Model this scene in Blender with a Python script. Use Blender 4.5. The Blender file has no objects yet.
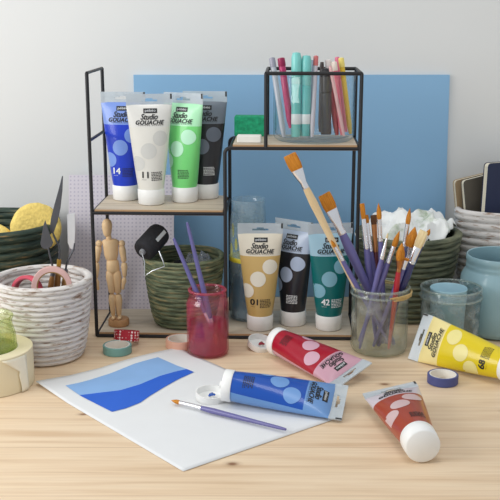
import bpy, bmesh, math, random
from math import sin, cos, pi, sqrt, radians, tan
from mathutils import Vector, Matrix, noise
random.seed(7)
sc = bpy.context.scene

def lin(r, g, b, a=1.0):
    f = lambda c: (c/255/12.92) if c/255 <= .04045 else ((c/255+.055)/1.055)**2.4
    return (f(r), f(g), f(b), a)

# ------------------------------------------------------------------ camera, light, exposure
CAM_H, PITCH, FPX = 0.5, radians(13.8), 980.0
cam_data = bpy.data.cameras.new('camera'); cam = bpy.data.objects.new('camera', cam_data)
sc.collection.objects.link(cam); sc.camera = cam
cam.location = (0, 0, CAM_H); cam.rotation_euler = (pi/2 - PITCH, 0, 0)
cam_data.sensor_width = 36; cam_data.lens = 36*FPX/500; cam_data.clip_start = .01

world = bpy.data.worlds.new('world'); sc.world = world; world.use_nodes = True
world.node_tree.nodes['Background'].inputs[0].default_value = (0.93, 0.97, 1.0, 1)
world.node_tree.nodes['Background'].inputs[1].default_value = 0.62

def area(name, loc, target, size, power, col=(1, 1, 1)):
    d = bpy.data.lights.new(name, 'AREA'); d.shape = 'RECTANGLE'; d.size, d.size_y = size
    d.energy = power; d.color = col
    o = bpy.data.objects.new(name, d); sc.collection.objects.link(o); o.location = loc
    o.rotation_euler = (Vector(target)-Vector(loc)).to_track_quat('-Z', 'Y').to_euler()
area('window_light', (-1.3, 0.74, 0.72), (-.15, 1.55, .15), (.9, .8), 13.5, (1, 1, .99))
area('ceiling_light', (0.10, 0.95, 1.9), (0.0, 1.4, 0), (.7, .5), 6.5, (1, .99, .97))

sc.view_settings.view_transform = 'Standard'; sc.view_settings.look = 'None'
sc.view_settings.exposure = 0.0; sc.view_settings.gamma = 1.0; sc.view_settings.use_curve_mapping = False
try:
    sc.cycles.transparent_max_bounces = 40; sc.cycles.max_bounces = 14
except Exception: pass

# ------------------------------------------------------------------ measuring helpers (rays of the camera above)
def ray(u, v):
    x = (u-250)/FPX; d = (v-250)/FPX
    return (x, cos(PITCH)-d*sin(PITCH), -sin(PITCH)-d*cos(PITCH))
def at(u, v, z=0.0):
    r = ray(u, v); t = (z-CAM_H)/r[2]; return Vector((r[0]*t, r[1]*t, z))
def atY(u, v, Y):
    r = ray(u, v); t = Y/r[1]; return Vector((r[0]*t, Y, CAM_H+r[2]*t))

# ------------------------------------------------------------------ materials
def newmat(name):
    m = bpy.data.materials.new(name); m.use_nodes = True
    nt = m.node_tree; nt.nodes.clear()
    out = nt.nodes.new('ShaderNodeOutputMaterial')
    return m, nt, out
def N(nt, t, **kw):
    n = nt.nodes.new(t)
    for k, v in kw.items(): setattr(n, k, v)
    return n
def pbsdf(nt, col=None, rough=.5, metal=0, spec=.5, coat=0, sss=0):
    p = nt.nodes.new('ShaderNodeBsdfPrincipled')
    if col: p.inputs['Base Color'].default_value = col
    p.inputs['Roughness'].default_value = rough; p.inputs['Metallic'].default_value = metal
    p.inputs['Specular IOR Level'].default_value = spec; p.inputs['Coat Weight'].default_value = coat
    p.inputs['Coat Roughness'].default_value = .06
    return p
def ramp(nt, stops):
    r = nt.nodes.new('ShaderNodeValToRGB'); e = r.color_ramp.elements
    while len(e) < len(stops): e.new(.5)
    for el, (p, c) in zip(e, stops): el.position = p; el.color = c
    return r
CACHE = {}
def plain(name, rgb, rough=.5, metal=0, spec=.5, coat=0, bump=0, bscale=200, vary=.06, vscale=30):
    if name in CACHE: return CACHE[name]
    m, nt, out = newmat(name); p = pbsdf(nt, None, rough, metal, spec, coat)
    tc = N(nt, 'ShaderNodeTexCoord'); nz = N(nt, 'ShaderNodeTexNoise'); nz.inputs['Scale'].default_value = vscale
    nz.inputs['Detail'].default_value = 4
    nt.links.new(tc.outputs['Object'], nz.inputs['Vector'])
    c = lin(*rgb); lo = tuple(x*(1-vary) for x in c[:3])+(1,); hi = tuple(min(1, x*(1+vary)) for x in c[:3])+(1,)
    r = ramp(nt, [(.3, lo), (.7, hi)]); nt.links.new(nz.outputs['Fac'], r.inputs[0])
    nt.links.new(r.outputs[0], p.inputs['Base Color'])
    if bump:
        n2 = N(nt, 'ShaderNodeTexNoise'); n2.inputs['Scale'].default_value = bscale; n2.inputs['Detail'].default_value = 3
        nt.links.new(tc.outputs['Object'], n2.inputs['Vector'])
        b = N(nt, 'ShaderNodeBump'); b.inputs['Strength'].default_value = bump; b.inputs['Distance'].default_value = .002
        nt.links.new(n2.outputs['Fac'], b.inputs['Height']); nt.links.new(b.outputs[0], p.inputs['Normal'])
    nt.links.new(p.outputs[0], out.inputs[0]); CACHE[name] = m
    return m
def streaky(name, stops, scale=(1, 1, 1), nscale=40, rough=.7, bump=.3, detail=6, spec=.3):
    if name in CACHE: return CACHE[name]
    m, nt, out = newmat(name); p = pbsdf(nt, None, rough, 0, spec)
    tc = N(nt, 'ShaderNodeTexCoord'); mp = N(nt, 'ShaderNodeMapping'); mp.inputs['Scale'].default_value = scale
    nz = N(nt, 'ShaderNodeTexNoise'); nz.inputs['Scale'].default_value = nscale; nz.inputs['Detail'].default_value = detail
    nz.inputs['Roughness'].default_value = .62
    nt.links.new(tc.outputs['Object'], mp.inputs[0]); nt.links.new(mp.outputs[0], nz.inputs['Vector'])
    r = ramp(nt, [(q, lin(*c)) for q, c in stops]); nt.links.new(nz.outputs['Fac'], r.inputs[0])
    nt.links.new(r.outputs[0], p.inputs['Base Color'])
    b = N(nt, 'ShaderNodeBump'); b.inputs['Strength'].default_value = bump; b.inputs['Distance'].default_value = .002
    nt.links.new(nz.outputs['Fac'], b.inputs['Height']); nt.links.new(b.outputs[0], p.inputs['Normal'])
    nt.links.new(p.outputs[0], out.inputs[0]); CACHE[name] = m
    return m
def glass(name, tint=(245, 250, 250), edge=(190, 205, 205), refl=.9, smear=None, smear_amt=(.55, .7), smear_scale=40, milk=0.0):
    """thin clear glass: tinted see-through with a mirror-like coat; optional smears"""
    if name in CACHE: return CACHE[name]
    m, nt, out = newmat(name)
    lw = N(nt, 'ShaderNodeLayerWeight'); lw.inputs['Blend'].default_value = .35
    cr = ramp(nt, [(0, lin(*tint)), (.55, lin(*tint)), (1, lin(*edge))]); nt.links.new(lw.outputs['Facing'], cr.inputs[0])
    tr = N(nt, 'ShaderNodeBsdfTransparent'); nt.links.new(cr.outputs[0], tr.inputs[0])
    gl = N(nt, 'ShaderNodeBsdfGlossy'); gl.inputs['Roughness'].default_value = .06
    gc = N(nt, 'ShaderNodeTexCoord'); gn = N(nt, 'ShaderNodeTexNoise'); gn.inputs['Scale'].default_value = 28; nt.links.new(gc.outputs['Object'], gn.inputs['Vector'])
    gb = N(nt, 'ShaderNodeBump'); gb.inputs['Strength'].default_value = .35; gb.inputs['Distance'].default_value = .004; nt.links.new(gn.outputs['Fac'], gb.inputs['Height']); nt.links.new(gb.outputs[0], gl.inputs['Normal'])
    pw = N(nt, 'ShaderNodeMath', operation='POWER'); pw.inputs[1].default_value = 3.5; nt.links.new(lw.outputs['Facing'], pw.inputs[0])
    mu = N(nt, 'ShaderNodeMath', operation='MULTIPLY_ADD'); mu.inputs[1].default_value = refl*.45; mu.inputs[2].default_value = .055; nt.links.new(pw.outputs[0], mu.inputs[0])
    mx = N(nt, 'ShaderNodeMixShader'); nt.links.new(mu.outputs[0], mx.inputs[0])
    nt.links.new(tr.outputs[0], mx.inputs[1]); nt.links.new(gl.outputs[0], mx.inputs[2])
    last = mx
    if smear or milk:
        df = N(nt, 'ShaderNodeBsdfDiffuse'); tl = N(nt, 'ShaderNodeBsdfTranslucent')
        col = lin(*(smear or tint)); df.inputs[0].default_value = col; tl.inputs[0].default_value = col
        dm = N(nt, 'ShaderNodeMixShader'); dm.inputs[0].default_value = .35
        nt.links.new(df.outputs[0], dm.inputs[1]); nt.links.new(tl.outputs[0], dm.inputs[2])
        tc = N(nt, 'ShaderNodeTexCoord'); nz = N(nt, 'ShaderNodeTexNoise'); nz.inputs['Scale'].default_value = smear_scale; nz.inputs['Detail'].default_value = 5
        nt.links.new(tc.outputs['Object'], nz.inputs['Vector'])
        mr = N(nt, 'ShaderNodeMapRange'); mr.inputs[1].default_value = smear_amt[0]; mr.inputs[2].default_value = smear_amt[1]
        mr.inputs[3].default_value = milk; mr.inputs[4].default_value = .75 if smear else milk
        nt.links.new(nz.outputs['Fac'], mr.inputs[0])
        m2 = N(nt, 'ShaderNodeMixShader'); nt.links.new(mr.outputs[0], m2.inputs[0])
        nt.links.new(mx.outputs[0], m2.inputs[1]); nt.links.new(dm.outputs[0], m2.inputs[2]); last = m2
    nt.links.new(last.outputs[0], out.inputs[0]); CACHE[name] = m
    return m

# ------------------------------------------------------------------ mesh helpers
class MB:
    def __init__(s): s.v = []; s.f = []; s.m = []
    def add(s, vs, fs, mi=0):
        o = len(s.v); s.v += [tuple(q) for q in vs]
        for f in fs: s.f.append(tuple(i+o for i in f)); s.m.append(mi)
        return s
    def lathe(s, prof, n=40, mi=0, mat=None, sx=1, sy=1, wob=None, closed=False):
        """prof: list of (r, z); closed joins the last ring back to the first"""
        vs = []; fs = []; k = len(prof)
        for j, (r, z) in enumerate(prof):
            for i in range(n):
                a = 2*pi*i/n; dr, dz = wob(j, a) if wob else (0, 0)
                p = Vector(((r+dr)*cos(a)*sx, (r+dr)*sin(a)*sy, z+dz))
                vs.append(mat @ p if mat else p)
        rng = k if closed else k-1
        for j in range(rng):
            j2 = (j+1) % k
            for i in range(n):
                i2 = (i+1) % n
                fs.append((j*n+i, j*n+i2, j2*n+i2, j2*n+i))
        if not closed:
            if prof[0][0] > 1e-6: fs.append(tuple(range(n))[::-1])
            if prof[-1][0] > 1e-6: fs.append(tuple((k-1)*n+i for i in range(n)))
        return s.add(vs, fs, mi)
    def path(s, pts, rad, n=10, mi=0, cap=True, closed=False):
        pts = [Vector(p) for p in pts]; k = len(pts)
        if not hasattr(rad, '__len__'): rad = [rad]*k
        vs = []; fs = []; up = None
        for j, p in enumerate(pts):
            if closed: t = pts[(j+1) % k]-pts[j-1]
            else: t = pts[min(j+1, k-1)]-pts[max(j-1, 0)]
            t.normalize()
            if up is None: up = Vector((0, 0, 1)) if abs(t.z) < .9 else Vector((1, 0, 0))
            a = (up - t*up.dot(t)).normalized(); b = t.cross(a); up = a
            for i in range(n):
                th = 2*pi*i/n; vs.append(p+(a*cos(th)+b*sin(th))*rad[j])
        for j in range(k if closed else k-1):
            j2 = (j+1) % k
            for i in range(n):
                i2 = (i+1) % n; fs.append((j*n+i, j*n+i2, j2*n+i2, j2*n+i))
        if cap and not closed: fs.append(tuple(range(n))[::-1]); fs.append(tuple((k-1)*n+i for i in range(n)))
        return s.add(vs, fs, mi)
    def box(s, lo, hi, mi=0, mat=None):
        x0, y0, z0 = lo; x1, y1, z1 = hi
        vs = [Vector(q) for q in ((x0,y0,z0),(x1,y0,z0),(x1,y1,z0),(x0,y1,z0),(x0,y0,z1),(x1,y0,z1),(x1,y1,z1),(x0,y1,z1))]
        if mat: vs = [mat @ q for q in vs]
        return s.add(vs, [(3,2,1,0),(4,5,6,7),(0,1,5,4),(1,2,6,5),(2,3,7,6),(3,0,4,7)], mi)
    def prism(s, poly, y0, y1, mi=0, mat=None):
        """poly in local xz, extruded along y"""
        n = len(poly); vs = [Vector((x, y0, z)) for x, z in poly]+[Vector((x, y1, z)) for x, z in poly]
        if mat: vs = [mat @ q for q in vs]
        fs = [tuple(range(n)), tuple(range(n, 2*n))[::-1]]+[(i, i+n, (i+1) % n+n, (i+1) % n) for i in range(n)]
        return s.add(vs, fs, mi)
    def ball(s, c, r, n=20, mi=0, mat=None, sz=(1, 1, 1)):
        M = Matrix.Translation(c) @ (mat or Matrix()) @ Matrix.Diagonal((*sz, 1))
        k = n//2; prof = [(max(r*sin(pi*j/k), 1e-5), -r*cos(pi*j/k)) for j in range(k+1)]
        return s.lathe(prof, n, mi, M)
    def build(s, name, mats, parent=None, smooth=True, bevel=0, seg=2, angle=40, sub=0):
        me = bpy.data.meshes.new(name); me.from_pydata(s.v, [], s.f)
        if not isinstance(mats, (list, tuple)): mats = [mats]
        for m in mats: me.materials.append(m)
        me.polygons.foreach_set('material_index', s.m)
        bm = bmesh.new(); bm.from_mesh(me); bmesh.ops.recalc_face_normals(bm, faces=bm.faces); bm.to_mesh(me); bm.free()
        if smooth:
            me.polygons.foreach_set('use_smooth', [True]*len(me.polygons)); me.set_sharp_from_angle(angle=radians(angle))
        o = bpy.data.objects.new(name, me); sc.collection.objects.link(o)
        if parent: o.parent = parent
        if bevel:
            b = o.modifiers.new('bevel', 'BEVEL'); b.width = bevel; b.segments = seg; b.limit_method = 'ANGLE'; b.angle_limit = radians(35)
        if sub: o.modifiers.new('sub', 'SUBSURF').levels = sub; o.modifiers['sub'].render_levels = sub
        return o
def tag(o, label, cat, group=None):
    o['label'] = label; o['category'] = cat
    if group: o['group'] = group
    return o
def thing(name, label, cat, loc=(0, 0, 0), rot=(0, 0, 0), group=None, M=None):
    o = bpy.data.objects.new(name, None); sc.collection.objects.link(o); o.empty_display_size = .02
    if M is not None: o.matrix_world = M
    else: o.location = loc; o.rotation_euler = rot
    return tag(o, label, cat, group)
def frame(origin, z, x=None):
    """matrix whose local z runs along z and local x as near x as possible"""
    z = Vector(z).normalized(); x = Vector(x) if x is not None else (Vector((1, 0, 0)) if abs(z.x) < .9 else Vector((0, 1, 0)))
    x = (x - z*x.dot(z)).normalized(); y = z.cross(x)
    M = Matrix((x, y, z)).transposed().to_4x4(); M.translation = Vector(origin); return M
def settle(root, zfloor):
    """lower or lift a thing so its lowest point rests on zfloor"""
    lo = 1e9
    def walk(o, M):
        nonlocal lo
        if o.type == 'MESH':
            for v in o.data.vertices: lo = min(lo, (M @ v.co).z)
        for c in o.children: walk(c, M @ c.matrix_basis)
    walk(root, root.matrix_basis)
    root.location.z += zfloor-lo+.0003
def text_mesh(body, size=1.0, shear=0.0, bold=0.0, spacing=1.0, align='CENTER'):
    cu = bpy.data.curves.new('txt', 'FONT'); cu.body = body; cu.size = size; cu.shear = shear; cu.offset = bold
    cu.align_x = align; cu.align_y = 'CENTER'; cu.space_character = spacing; cu.resolution_u = 3
    o = bpy.data.objects.new('txt', cu); sc.collection.objects.link(o)
    bpy.context.view_layer.update()
    me = bpy.data.meshes.new_from_object(o.evaluated_get(bpy.context.evaluated_depsgraph_get()))
    vs = [(v.co.x, v.co.y) for v in me.vertices]; fs = [tuple(p.vertices) for p in me.polygons]
    bpy.data.objects.remove(o); bpy.data.curves.remove(cu); bpy.data.meshes.remove(me)
    return vs, fs
TXT = {}
def text(body, width=None, height=None, **kw):
    """text scaled to a given width/height, centred on 0"""
    key = (body, tuple(sorted(kw.items())))
    if key not in TXT: TXT[key] = text_mesh(body, **kw)
    vs, fs = TXT[key]
    xs = [v[0] for v in vs]; ys = [v[1] for v in vs]
    cx, cy = (min(xs)+max(xs))/2, (min(ys)+max(ys))/2
    w, h = max(xs)-min(xs), max(ys)-min(ys)
    sx = width/w if width else height/h; sy = height/h if height else sx
    return [((x-cx)*sx, (y-cy)*sy) for x, y in vs], fs

# ------------------------------------------------------------------ setting: wall, floor, table
WALL_Y = 1.69
m_wall = plain('wall_paint', (222, 223, 222), .85, bump=.05, bscale=60, vary=.012, vscale=3)
w = MB().box((-1.6, WALL_Y, -.75), (1.6, WALL_Y+.08, 1.6)).build('wall_back', m_wall, smooth=False); w['kind'] = 'structure'
fl = MB().box((-1.6, -.5, -.80), (1.6, WALL_Y+.08, -.75)).build('floor', plain('floor_boards', (176, 160, 142), .6), smooth=False); fl['kind'] = 'structure'

def wood_table_mat():
    m, nt, out = newmat('pine'); p = pbsdf(nt, None, .5, 0, .35)
    tc = N(nt, 'ShaderNodeTexCoord'); L = nt.links.new
    mp = N(nt, 'ShaderNodeMapping'); mp.inputs['Scale'].default_value = (1.6, 26, 26); L(tc.outputs['Object'], mp.inputs[0])
    nz = N(nt, 'ShaderNodeTexNoise'); nz.inputs['Scale'].default_value = 2.6; nz.inputs['Detail'].default_value = 5; nz.inputs['Distortion'].default_value = .5
    L(mp.outputs[0], nz.inputs['Vector'])
    r = ramp(nt, [(.25, lin(212, 182, 148)), (.45, lin(228, 202, 170)), (.6, lin(234, 211, 181)), (.78, lin(222, 194, 160))]); L(nz.outputs['Fac'], r.inputs[0])
    mp2 = N(nt, 'ShaderNodeMapping'); mp2.inputs['Scale'].default_value = (3, 130, 60); L(tc.outputs['Object'], mp2.inputs[0])
    n2 = N(nt, 'ShaderNodeTexNoise'); n2.inputs['Scale'].default_value = 2; n2.inputs['Detail'].default_value = 3; L(mp2.outputs[0], n2.inputs['Vector'])
    mx = N(nt, 'ShaderNodeMix', data_type='RGBA', blend_type='MULTIPLY'); mx.inputs[0].default_value = .28
    r2 = ramp(nt, [(.35, (.78, .72, .66, 1)), (.6, (1, 1, 1, 1))]); L(n2.outputs['Fac'], r2.inputs[0])
    L(r.outputs[0], mx.inputs[6]); L(r2.outputs[0], mx.inputs[7]); col = mx.outputs[2]
    # a few knots
    for (kx, ky, sx, sy) in ((.058, 1.288, .016, .009), (.185, 1.263, .015, .009), (-.212, 1.160, .012, .007), (.33, 1.17, .014, .01), (-.02, 1.02, .014, .01)):
        q = N(nt, 'ShaderNodeMapping', vector_type='TEXTURE'); q.inputs['Location'].default_value = (kx, ky, 0); q.inputs['Scale'].default_value = (sx, sy, 1000)
        L(tc.outputs['Object'], q.inputs[0])
        ln = N(nt, 'ShaderNodeVectorMath', operation='LENGTH'); L(q.outputs[0], ln.inputs[0])
        rk = ramp(nt, [(0, (.9, .9, .9, 1)), (.22, (.85, .85, .85, 1)), (.4, (.45, .45, .45, 1)), (.62, (.16, .16, .16, 1)), (1, (0, 0, 0, 1))]); L(ln.outputs['Value'], rk.inputs[0])
        k = N(nt, 'ShaderNodeMix', data_type='RGBA'); k.inputs[7].default_value = lin(122, 78, 46)
        L(rk.outputs[0], k.inputs[0]); L(col, k.inputs[6]); col = k.outputs[2]
    # plank joints
    sp = N(nt, 'ShaderNodeSeparateXYZ'); L(tc.outputs['Object'], sp.inputs[0])
    a = N(nt, 'ShaderNodeMath', operation='MULTIPLY'); a.inputs[1].default_value = 1/.118; L(sp.outputs['Y'], a.inputs[0])
    fr = N(nt, 'ShaderNodeMath', operation='FRACT'); L(a.outputs[0], fr.inputs[0])
    lt = N(nt, 'ShaderNodeMath', operation='LESS_THAN'); lt.inputs[1].default_value = .012; L(fr.outputs[0], lt.inputs[0])
    s = N(nt, 'ShaderNodeMath', operation='MULTIPLY'); s.inputs[1].default_value = .4; L(lt.outputs[0], s.inputs[0])
    j = N(nt, 'ShaderNodeMix', data_type='RGBA'); j.inputs[7].default_value = lin(165, 125, 88); L(s.outputs[0], j.inputs[0]); L(col, j.inputs[6])
    L(j.outputs[2], p.inputs['Base Color']); L(p.outputs[0], out.inputs[0])
    return m
m_pine = wood_table_mat()
tb = thing('table', 'long pale pine worktable with knots under everything', 'table', (0, 0, 0))
MB().box((-1.0, .80, -.035), (1.0, WALL_Y-.004, 0)).build('tabletop', m_pine, tb, smooth=False, bevel=.003)
for lx in (-.93, .93):
    for ly in (.87, 1.61):
        MB().box((lx-.035, ly-.035, -.75), (lx+.035, ly+.035, -.035)).build('leg', m_pine, tb, smooth=False, bevel=.003)

# blue backdrop board and dotted sheet
xb0 = atY(134, 90, WALL_Y-.004).x; xb1 = atY(444.5, 215, WALL_Y-.004).x+.003
m_blue = plain('blue_board_paint', (140, 184, 220), .7, vary=.012, vscale=4)
xt = xb1-.006; B = MB().box((xb0, WALL_Y-.0065, .0005), (xb1, WALL_Y-.0005, .392)); B.v = [(xt if (x > 0 and z > .1) else x, y, z) for x, y, z in B.v]
bd = B.build('backdrop_board', m_blue, smooth=False)
tag(bd, 'plain light blue backdrop board standing against the wall', 'board')
def dotted_mat():
    m, nt, out = newmat('dotted_sheet'); p = pbsdf(nt, None, .6); L = nt.links.new
    tc = N(nt, 'ShaderNodeTexCoord'); s = N(nt, 'ShaderNodeVectorMath', operation='SCALE'); s.inputs['Scale'].default_value = 1/.0066
    L(tc.outputs['Object'], s.inputs[0])
    sx = N(nt, 'ShaderNodeSeparateXYZ'); L(s.outputs[0], sx.inputs[0])
    d = []
    for ax in 'XZ':
        f = N(nt, 'ShaderNodeMath', operation='FRACT'); L(sx.outputs[ax], f.inputs[0])
        q = N(nt, 'ShaderNodeMath', operation='SUBTRACT'); q.inputs[1].default_value = .5; L(f.outputs[0], q.inputs[0])
        w_ = N(nt, 'ShaderNodeMath', operation='POWER'); w_.inputs[1].default_value = 2; L(q.outputs[0], w_.inputs[0]); d.append(w_)
    a = N(nt, 'ShaderNodeMath', operation='ADD'); L(d[0].outputs[0], a.inputs[0]); L(d[1].outputs[0], a.inputs[1])
    lt = N(nt, 'ShaderNodeMath', operation='LESS_THAN'); lt.inputs[1].default_value = .055; L(a.outputs[0], lt.inputs[0])
    mx = N(nt, 'ShaderNodeMix', data_type='RGBA'); mx.inputs[6].default_value = lin(211, 205, 214); mx.inputs[7].default_value = lin(184, 178, 194)
    L(lt.outputs[0], mx.inputs[0]); L(mx.outputs[2], p.inputs['Base Color']); L(p.outputs[0], out.inputs[0])
    return m
pz = .224
lean = math.atan2(.055, pz)
sh = MB().box((0, 0, 0), (.180, .003, pz/cos(lean))).build('dotted_board', dotted_mat(), smooth=False)
sh.location = (-.3105, 1.606, .0006); sh.rotation_euler = (-lean, 0, 0)
tag(sh, 'pale lilac dotted board leaning behind the wooden figure', 'board')

# ------------------------------------------------------------------ shelf unit
m_black = plain('black_metal', (30, 30, 33), .45, spec=.4, vary=.03)
m_board = streaky('shelf_board', [(.3, (178, 163, 142)), (.5, (200, 186, 166)), (.7, (208, 196, 178))], (2, 30, 30), 3, .6, .05)
m_edge = streaky('shelf_edge', [(.3, (168, 132, 96)), (.7, (190, 156, 120))], (2, 30, 30), 4, .6, .05)
SX0, SY0 = at(97, 337, 0)[:2]; SROT = radians(-2.2); SW, SD = .4035, .122
shelf = thing('shelf_unit', 'black metal shelf unit with three pale wood boards', 'shelf', (SX0, SY0, 0.0), (0, 0, SROT))
SM = Matrix.Translation((SX0, SY0, 0)) @ Matrix.Rotation(SROT, 4, 'Z')
def sl(x, y, z): return SM @ Vector((x, y, z))
BR = .0028; XM = .2030; XC = .2640; TOPZ = .409
def rod(pts, name='rod', r=BR): return MB().path(pts, r, 8).build(name, m_black, shelf)
def hoop(pts, name='rod'):
    return MB().path(pts, BR, 8, closed=True).build(name, m_black, shelf)
for y in (0, SD):
    # outer left post, then bottom rail, then right post
    rod([(0, y, TOPZ), (0, y, BR), (0, y, BR)], 'post'); rod([(SW, y, TOPZ), (SW, y, BR)], 'post')
    rod([(0, y, BR), (SW, y, BR)], 'rail')
    rod([(0, y, .199), (XM, y, .199)], 'rail')
    # middle post bending over into the rail of the upper shelf
    b = .008
    arc = [(XM+b-b*cos(t), y, .299-b+b*sin(t)) for t in [k*pi/12 for k in range(7)]]
    rod([(XM, y, BR)]+arc+[(SW, y, .299)], 'post')
    rod([(XC, y, .299), (XC, y, TOPZ)], 'post'); rod([(XC, y, TOPZ), (SW, y, TOPZ)], 'rail')
for x, z in ((0, BR), (SW, BR), (0, .199), (XM, .199), (XM+.008, .299), (SW, .299), (0, .309), (0, TOPZ), (XC, TOPZ), (SW, TOPZ)):
    rod([(x, 0, z), (x, SD, z)], 'rail', .0024)
for nm, x0, x1, z in (('lower_board', .004, SW-.004, .0062), ('left_board', .004, XM-.004, .2022), ('upper_board', XM+.012, SW-.004, .3022)):
    o = MB().box((x0, -.0005, z-.006), (x1, SD+.0005, z+.0022)).build('shelf_board', [m_board, m_edge], shelf, smooth=False)
    for p in o.data.polygons:
        if abs(p.normal.z) < .5: p.material_index = 1
Z_LOW, Z_LEFT, Z_UP = .0084, .2044, .3044

# ------------------------------------------------------------------ paint tubes
TL, CAPH, SEAL0 = .170, .0240, .154
R0, WH = .0196, .0352
LET = {}
m_ink = plain('print_black', (28, 28, 30), .5); m_inkw = plain('print_white', (235, 238, 240), .5)
m_cap = plain('white_cap', (240, 240, 238), .38, spec=.45, vary=.01)
def seal_mat():
    m, nt, out = newmat('clear_seal'); p = pbsdf(nt, lin(214, 222, 228), .25, 0, .6)
    t = N(nt, 'ShaderNodeBsdfTransparent'); t.inputs[0].default_value = lin(240, 245, 248)
    mx = N(nt, 'ShaderNodeMixShader'); mx.inputs[0].default_value = .6
    nt.links.new(t.outputs[0], mx.inputs[1]); nt.links.new(p.outputs[0], mx.inputs[2]); nt.links.new(mx.outputs[0], out.inputs[0])
    return m
m_seal = seal_mat()
def ab(z):
    t = max(0, min(1, (z-CAPH)/(SEAL0-CAPH)))
    a = R0+(WH-R0)*(t**.85); b = R0*sqrt(max(0, 1-t**1.7))
    return a, max(b, .0011)
def surf(x, z, eps=.00035):
    a, b = ab(z); q = max(-1, min(1, x/a)); return Vector((x, -b*sqrt(1-q*q)-eps, z))
def make_tube(key, rgb, pale, dot, number, label, group, num_white=False, lid=False, lid_paint=None, ink_white=False, back=108, rough=.26):
    root = thing('paint_tube', label, 'paint tube', group=group)
    mb = plain('paint_'+key, rgb, .32, coat=.32, spec=.35, vary=.03, vscale=20); mp = plain('band_'+key, pale, .34, coat=.22, vary=.02)
    md = plain('dot_'+key, dot, .35, vary=.02); ms = m_seal
    # body
    B = MB(); n = 48; zs = [CAPH-.001]+[CAPH+(SEAL0-CAPH)*k/26 for k in range(27)]
    zband = .120
    zs = sorted(set(zs+[zband])); vs = []
    for z in zs:
        a, b = ab(z)
        for i in range(n):
            th = 2*pi*i/n; vs.append((a*sin(th), -b*cos(th), z))
    B.v = vs
    for j in range(len(zs)-1):
        for i in range(n):
            th = abs(((i+.5)/n*2*pi+pi) % (2*pi)-pi)
            pale_face = zs[j] >= zband-1e-6 or (back and th > radians(back))
            B.f.append((j*n+i, j*n+(i+1) % n, (j+1)*n+(i+1) % n, (j+1)*n+i)); B.m.append(1 if pale_face else 0)
    B.f.append(tuple(range(n))[::-1]); B.m.append(0)
    body = None
    # bubbles
    for (cx, cz, r) in ((-.0215, .0650, .0116), (-.0035, .0845, .0122), (.0150, .1035, .0116)):
        rings = []; c0 = len(B.v); B.v.append(tuple(surf(cx, cz)))
        for q in range(1, 5):
            for i in range(28):
                x = cx+r*q/4*cos(2*pi*i/28); z = cz+r*q/4*sin(2*pi*i/28); a, _ = ab(z)
                x = max(-a*.985, min(a*.985, x)); B.v.append(tuple(surf(x, z)))
        for i in range(28):
            B.f.append((c0, c0+1+i, c0+1+(i+1) % 28)); B.m.append(2)
            for q in range(3):
                o = c0+1+q*28; B.f.append((o+i, o+28+i, o+28+(i+1) % 28, o+(i+1) % 28)); B.m.append(2)
    body = B.build('body', [mb, mp, md], root)
    # lettering, split finely enough to follow the curve
    T = MB()
    def put(txt, cx, cz, mi, eps=.0005, fat=0):
        vs, fs = txt
        for k, (dx, dz) in enumerate(((0, 0), (-fat, fat*.5), (fat, -fat*.5), (fat, fat*.5), (-fat, -fat*.5)) if fat else ((0, 0),)):
            T.add([surf(cx+x+dx, cz+z+dz, eps+.00002*k) for x, z in vs], fs, mi)
    bx = [(-.0105+.0035*k, z) for z in (.1415, .1485) for k in range(7)]
    T.add([surf(x+.001, z, .0004) for x, z in bx], [(k, k+1, k+8, k+7) for k in range(6)], 0)
    put(text('pébéo', width=.0165, height=.0048), .001, .1450, 1, .0008)
    put(text('Studio', width=.026, height=.0084, shear=.35), -.001, .1362, 0, fat=.0003)
    put(text('GOUACHE', width=.043, height=.0062, shear=.3, spacing=1.12), 0, .1277, 0, fat=.00038)
    put(text('TEMPERA GUAZZO', width=.039, height=.0017, spacing=1.3), .001, .1233, 0)
    T.build('lettering', [m_ink, m_inkw], body, smooth=False); T = MB()
    ni = 1 if num_white else 0; ii = 1 if ink_white else 0
    if number:
        put(text(number, width=.0115 if number != '11' else .0088, height=.0094), -.0095, .0480, ni, fat=.0004)
        put(text('GOUACHE', width=.007, height=.0011), -.0115, .0405, ni)
    # fine print: illegible lines set as broken dashes
    for li in range(6):
        z = .0510-li*.0024; x = -.0005
        while x < .0155:
            w_ = random.uniform(.0012, .0035)
            T.add([surf(q, zz, .0004) for q, zz in ((x, z), (min(x+w_, .0165), z), (min(x+w_, .0165), z+.0013), (x, z+.0013))], [(0, 1, 2, 3)], ii)
            x += w_+.0008
    T.build('fine_print', [m_ink, m_inkw], body, smooth=False)
    # flat clear seal with its hanging slot
    S = MB(); hz0, hz1 = SEAL0-.001, TL; t = .0009
    cols = [-WH, -.0125, -.010, -.0055, 0, .0055, .010, .0125, WH]; rows = [hz0, hz0+.0055, hz0+.0085, hz0+.0105, hz1]
    for i in range(len(cols)-1):
        for j in range(len(rows)-1):
            slot = (j == 1 and 1 <= i <= 6) or (j == 2 and 3 <= i <= 4)
            if not slot: S.box((cols[i], -t, rows[j]), (cols[i+1], t, rows[j+1]))
    seal = S.build('seal', ms, root, smooth=False)
    MB().box((WH-.0028, -t-.0003, hz0+.009), (WH-.0004, t+.0003, hz1-.0002)).build('registration_mark', m_ink, seal, smooth=False)
    # cap
    C = MB()
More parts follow.
